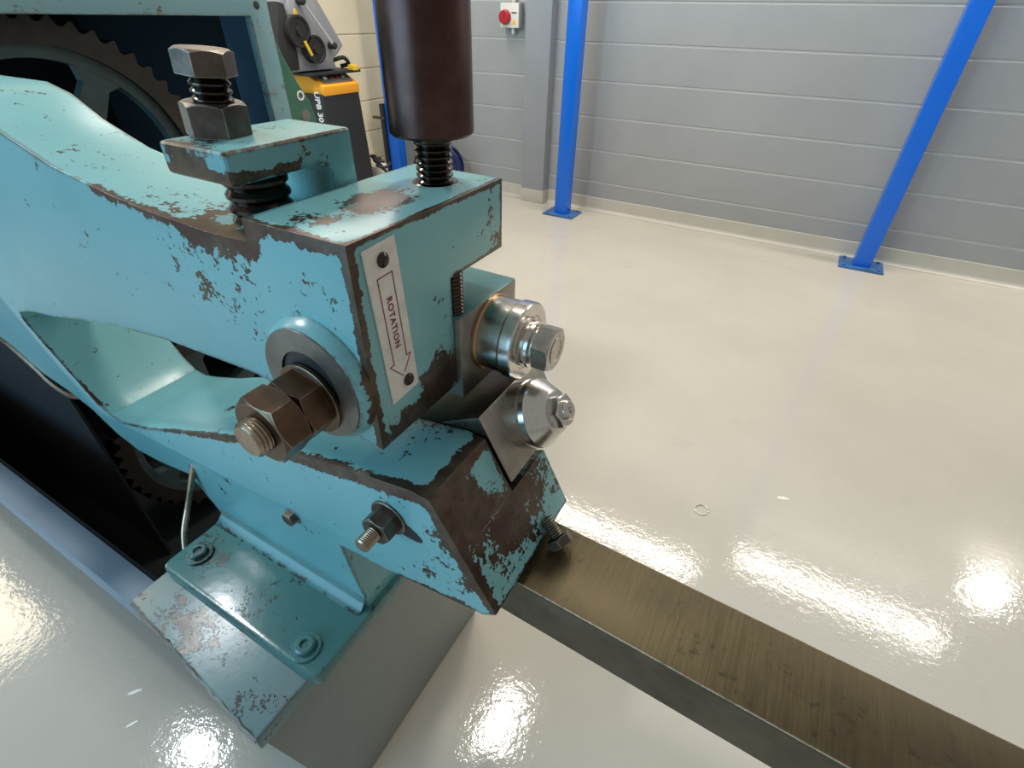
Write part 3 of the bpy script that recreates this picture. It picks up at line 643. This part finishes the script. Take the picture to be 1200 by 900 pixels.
# --- round boss with the long stud and two nuts on the near side
bm = bmesh.new(); lathe(bm, (-0.357, Y0 + 0.002, 0.972), (0, -1, 0), [(0, 0.068), (0.010, 0.066), (0.016, 0.061), (0.016, 0.038), (0.004, 0.037)], 64); bo = part(bm, 'shaft_boss', 'frame')
bm = bmesh.new(); lathe(bm, (-0.357, Y0 - 0.0135, 0.972), (0, -1, 0), [(0, 0.0605), (0.0022, 0.0602), (0.0024, 0.0375), (-0.008, 0.037), (-0.0082, 0.005)], 64)
for f in bm.faces: f.material_index = 1 if f.calc_center_median().y > Y0 - 0.0137 else 0
part(bm, 'boss_face', ['dull', 'black'], bo)
AX, AZ = -0.360, 0.956
bm = bmesh.new(); thread(bm, (AX, 0.255, AZ), (0, -1, 0), 0.0185, 0.085, 0.0040, 0.0013, 32); sb = part(bm, 'shaft_stud', 'stud')
bm = bmesh.new(); lathe(bm, (AX, 0.2455, AZ), (0, -1, 0), [(0, 0.036), (0.0015, 0.039), (0.005, 0.039), (0.006, 0.037)], 48); part(bm, 'washer', 'nut', sb)
bm = bmesh.new(); hexa(bm, (AX, 0.2395, AZ), (0, -1, 0), 0.062, 0.027, rot=0.32, ch0=False, ch1=True); part(bm, 'hex_nut', 'nut', sb, smooth=False)
bm = bmesh.new(); hexa(bm, (AX, 0.2125, AZ), (0, -1, 0), 0.064, 0.029, rot=0.42, ch0=True, ch1=True); part(bm, 'hex_nut', 'nut', sb, smooth=False)

# --- bolts on the lower arm
LX, LZ = -0.302, 0.792
bm = bmesh.new(); thread(bm, (LX, 0.258, LZ), (0, -1, 0), 0.0095, 0.046, 0.0026, 0.0009, 24); lb = part(bm, 'lower_stud', 'stud')
bm = bmesh.new(); lathe(bm, (LX, 0.2615, LZ), (0, -1, 0), [(0, 0.025), (0.004, 0.025), (0.005, 0.024)], 40); part(bm, 'washer', 'bolt', lb)
bm = bmesh.new(); hexa(bm, (LX, 0.2565, LZ), (0, -1, 0), 0.035, 0.022, rot=0.3, ch0=False, ch1=True); part(bm, 'hex_nut', 'bolt', lb, smooth=False)
bm = bmesh.new(); prism(bm, [(-0.302 + 0.047 * math.cos(t) * (1 if math.cos(t) > 0 else 0.3) + 0.0 , 0.79 - 0.012 * (1 if math.cos(t) > 0 else 0) * math.cos(t) + 0.0135 * math.sin(t)) for t in [2 * PI * k / 28 for k in range(28)]], 'y', 0.2592, 0.262); part(bm, 'adjusting_slot', 'black')
bm = bmesh.new(); hexa(bm, (-0.505, 0.2605, 0.667), (0, -1, 0), 0.021, 0.012, rot=0.5, ch1=True); sd = part(bm, 'side_bolt', 'bolt', smooth=False)
bm = bmesh.new(); lathe(bm, (-0.505, 0.262, 0.667), (0, -1, 0), [(0, 0.0155), (0.0025, 0.0155), (0.003, 0.015)], 28); part(bm, 'washer', 'frame', sd)

# --- upper bearing block, cutter
bm = bmesh.new(); fs = box(bm, -0.40, -0.283, 0.393, 0.52, 0.885, 0.995)
for f in bm.faces: f.material_index = 0
bev(bm, 0.003)
for f in bm.faces: f.material_index = 1 if (f.normal.z > 0.8) else 0
ub = part(bm, 'upper_bearing_block', ['ground', 'bearing_top'])
bm = bmesh.new(); thread(bm, (-0.297, 0.405, 0.99), (0, 0, 1), 0.0105, 0.056, 0.0045, 0.0016, 24, False); part(bm, 'jack_screw', 'thread')
UX, UY, UZ = -0.283, 0.461, 0.947
bm = bmesh.new(); lathe(bm, (UX, UY, UZ), (1, 0, 0), [(0, 0.0475), (0.0025, 0.0475), (0.003, 0.046), (0.033, 0.046), (0.0335, 0.044), (0.0345, 0.044), (0.035, 0.0475), (0.0365, 0.0485), (0.050, 0.0485), (0.0515, 0.047), (0.0515, 0.034), (0.050, 0.033), (0.050, 0.02)], 72); uc = part(bm, 'upper_cutter', 'chrome')
bm = bmesh.new(); lathe(bm, (UX + 0.001, UY, UZ), (1, 0, 0), [(0, 0.0478), (0.0008, 0.0485), (0.0022, 0.0485), (0.003, 0.0475)], 72); part(bm, 'brass_ring', 'copper', uc)
bm = bmesh.new(); lathe(bm, (UX + 0.050, UY, UZ), (1, 0, 0), [(0, 0.031), (0.004, 0.031), (0.005, 0.027), (0.008, 0.027), (0.009, 0.03), (0.013, 0.03), (0.014, 0.024), (0.018, 0.024)], 48); part(bm, 'washer', 'chrome', uc)
bm = bmesh.new(); hexa(bm, (UX + 0.067, UY, UZ), (1, 0, 0), 0.050, 0.021, rot=0.12, ch1=True); hb = part(bm, 'hex_bolt', 'hexbright', uc, smooth=False)
bm = bmesh.new(); lathe(bm, (UX + 0.0875, UY, UZ), (1, 0, 0), [(0, 0.0165), (0.0012, 0.0165), (0.0016, 0.016), (0.0016, 0.014), (0.0008, 0.0135)], 36); part(bm, 'bolt_face', 'hexbright', uc)

# --- lower bearing block, inclined, and conical cutter
AV = Vector((0.878, 0, 0.479)); EV = Vector((0.479, 0, -0.878))      # along the shaft, down the leaning face
P1 = Vector((-0.206, 0, 0.801))
def lp(back, down, y): p = P1 - AV * back + EV * down; return Vector((p.x, y, p.z))
bm = bmesh.new()
v = [bm.verts.new(lp(b_, d_, y_)) for y_ in (0.372, 0.525) for b_, d_ in ((-0.003, 0.004), (-0.003, -0.094), (0.15, -0.094), (0.15, 0.004))]
for f in ((0, 1, 2, 3), (4, 7, 6, 5), (0, 4, 5, 1), (1, 5, 6, 2), (2, 6, 7, 3), (3, 7, 4, 0)): bm.faces.new([v[i] for i in f])
bev(bm, 0.004, 2)
bmesh.ops.recalc_face_normals(bm, faces=bm.faces)
for f in bm.faces: f.material_index = 1 if f.normal.dot(-EV) > 0.8 or f.normal.y < -0.8 else 0
part(bm, 'lower_bearing_block', ['ground', 'darksteel'])
Q = Vector((-0.229, 0.448, 0.843)) - AV * 0.0
bm = bmesh.new(); lathe(bm, Q, AV, [(0, 0.041), (0.002, 0.0450), (0.022, 0.0450), (0.0235, 0.0395), (0.0255, 0.0395), (0.027, 0.0445), (0.034, 0.0440), (0.054, 0.0285), (0.055, 0.026), (0.055, 0.012)], 72); lc = part(bm, 'lower_cutter', 'chrome')
bm = bmesh.new(); hexa(bm, Q + AV * 0.054, AV, 0.038, 0.014, rot=0.2, ch1=True); part(bm, 'hex_nut', 'chrome', lc, smooth=False)
bm = bmesh.new(); lathe(bm, Q + AV * 0.067, AV, [(0, 0.0125), (0.005, 0.0125), (0.007, 0.0105), (0.007, 0.004), (0.003, 0.0035)], 32); part(bm, 'shaft_end', 'chrome', lc)

# --- direction plate
PXF = -0.2912
lab = None
def LM(u, vv, dx=0.0):      # label space: u across (+y), v down ; slightly tilted
    a = math.radians(-3.2); yy = 0.2985 + u * math.cos(a) - vv * math.sin(a); zz = 1.031 - (vv * math.cos(a) + u * math.sin(a))
    return Vector((PXF + dx, yy, zz))
def lquad(bm, u0, u1, v0, v1, d0, d1):
    a = [bm.verts.new(LM(u, v_, d)) for d in (d0, d1) for u, v_ in ((u0, v0), (u1, v0), (u1, v1), (u0, v1))]
    for f in ((0, 3, 2, 1), (4, 5, 6, 7), (0, 1, 5, 4), (1, 2, 6, 5), (2, 3, 7, 6), (3, 0, 4, 7)): bm.faces.new([a[i] for i in f])
bm = bmesh.new(); lquad(bm, -0.0205, 0.0205, -0.081, 0.081, 0.0, 0.0018); bev(bm, 0.0006, 1); lab = part(bm, 'direction_plate', 'plate')
lab['label'] = 'tarnished white metal plate printed ROTATION with an arrow'
for u, vv in ((0.001, -0.066), (0.006, 0.066)):
    bm = bmesh.new(); lathe(bm, LM(u, vv, 0.0015), (1, 0, 0), [(0, 0.0068), (0.0018, 0.0066), (0.0036, 0.0048), (0.0046, 0.0018)], 24); part(bm, 'rivet', 'thread', lab)
bm = bmesh.new()
def seg(p, q, wd=0.0009):
    p, q = Vector(p), Vector(q); d = (q - p).normalized(); n_ = Vector((-d.y, d.x)) * wd / 2; p -= d * wd / 2; q += d * wd / 2
    c = [p + n_, q + n_, q - n_, p - n_]; a = [bm.verts.new(LM(c_.x, c_.y, d0)) for d0 in (0.0017, 0.0022) for c_ in c]
    for f in ((0, 3, 2, 1), (4, 5, 6, 7), (0, 1, 5, 4), (1, 2, 6, 5), (2, 3, 7, 6), (3, 0, 4, 7)): bm.faces.new([a[i] for i in f])
seg((-0.0095, -0.052), (0.0095, -0.052)); seg((-0.0095, -0.052), (-0.0095, 0.038)); seg((0.0095, -0.052), (0.0095, 0.038))
seg((-0.0095, 0.038), (-0.0155, 0.038)); seg((0.0095, 0.038), (0.0155, 0.038)); seg((-0.0155, 0.038), (0.0, 0.057)); seg((0.0155, 0.038), (0.003, 0.054))
part(bm, 'arrow_outline', 'ink', lab, smooth=False)
a = math.radians(-3.2)
mt = Matrix.Translation(LM(0.0, -0.004, 0.0021) - R0) @ Matrix.Rotation(-a, 4, 'X') @ Matrix(((0, 0, 1, 0), (0, 1, 0, 0), (-1, 0, 0, 0), (0, 0, 0, 1)))
text_mesh('lettering', 'ROTATION', 0.0098, 'ink', lab, mt, 0.0002, 1.12, 0.00012)

# --- adjusting screw and its brown tube above the head
CX, CY = -0.345, 0.448
bm = bmesh.new(); thread(bm, (CX, CY, 1.118), (0, 0, 1), 0.0195, 0.044, 0.0062, 0.0026, 40, False); asx = part(bm, 'adjusting_screw', 'thread')
bm = bmesh.new(); lathe(bm, (CX, CY, 1.158), (0, 0, 1), [(0, 0.019), (0.002, 0.0205), (0.012, 0.0205)], 40); part(bm, 'collar', 'thread', asx)
bm = bmesh.new(); lathe(bm, (CX, CY, 1.166), (0, 0, 1), [(0, 0.0405), (0.0025, 0.0425), (0.30, 0.0425), (0.303, 0.041)], 64); part(bm, 'screw_tube', 'column')
bm = bmesh.new(); lathe(bm, (CX, CY, 1.119), (0, 0, 1), [(0, 0.027), (0.0012, 0.0245), (0.002, 0.021)], 40); part(bm, 'grease_ring', 'thread', asx)

# --- guide bar under the lower arm
bm = bmesh.new()
sh = lambda x, y: (x, y - 0.028 * (x + 0.155) )
ends = [(-0.31, 1.15)]
vv = []
for x in (-0.31, 1.15):
    for y, z in ((0.318, 0.607), (0.318, 0.69), (0.429, 0.69), (0.429, 0.607)):
        vv.append(bm.verts.new((x, y - 0.028 * (x + 0.155), z)))
for f in ((0, 1, 2, 3), (4, 7, 6, 5), (0, 4, 5, 1), (1, 5, 6, 2), (2, 6, 7, 3), (3, 7, 4, 0)): bm.faces.new([vv[i] for i in f])
bev(bm, 0.0036, 2)
bmesh.ops.recalc_face_normals(bm, faces=bm.faces)
for f in bm.faces: f.material_index = 1 if abs(f.normal.z) < 0.15 else 0
part(bm, 'guide_bar', ['bar', 'bar_side'])
bm = bmesh.new(); box(bm, -0.30, -0.19, 0.335, 0.42, 0.689, 0.70); part(bm, 'bar_packer', 'darksteel')
bm = bmesh.new(); ba = Vector((-0.75, 0.22, 0.62)).normalized(); hp = Vector((-0.132, 0.388, 0.704))
hexa(bm, hp, ba, 0.030, 0.013, rot=0.3, ch0=True, ch1=True); sbt = part(bm, 'set_bolt', 'bolt', smooth=False)
bm = bmesh.new(); thread(bm, hp + ba * 0.013, ba, 0.009, 0.030, 0.0034, 0.0012, 24, False); part(bm, 'bolt_shank', 'bolt', sbt)

# ------------------------------------------------------------------ flakes on the floor
for x, y, lx, ly, rot, lab_ in ((0.255, 1.405, 0.020, 0.007, 0.3, 'pale flake on the glossy floor beyond the brown bar, largest of the flakes'),
                                (-0.98, 0.02, 0.016, 0.004, 0.9, 'thin pale flake on the floor beside the teal machine pedestal'),
                                (-0.92, -0.02, 0.013, 0.003, 1.1, 'short pale sliver on the floor near the machine pedestal corner')):
    bm = bmesh.new(); prism(bm, [(-lx, -ly * 0.4), (-lx * 0.3, -ly), (lx * 0.8, -ly * 0.6), (lx, ly * 0.3), (lx * 0.2, ly), (-lx * 0.7, ly * 0.7)], 'z', 0.0, 0.0012)
    f = finish(bm, 'floor_flake', 'chip'); f.location = (x, y, 0.0); f.rotation_euler = (0, 0, rot); tag(f, lab_, 'flake', 'flakes on the floor')

bm = bmesh.new()
tube(bm, [(0.021 * math.cos(t) * (1 + 0.12 * math.sin(2 * t)), 0.021 * math.sin(t), 0.0022) for t in [2 * PI * k / 26 * 0.93 for k in range(27)]], 0.0016, 8)
f = finish(bm, 'wire_ring', 'silver'); f.location = (0.033, 1.218, 0); tag(f, 'tiny open wire ring lying on the glossy floor beyond the bar', 'ring')
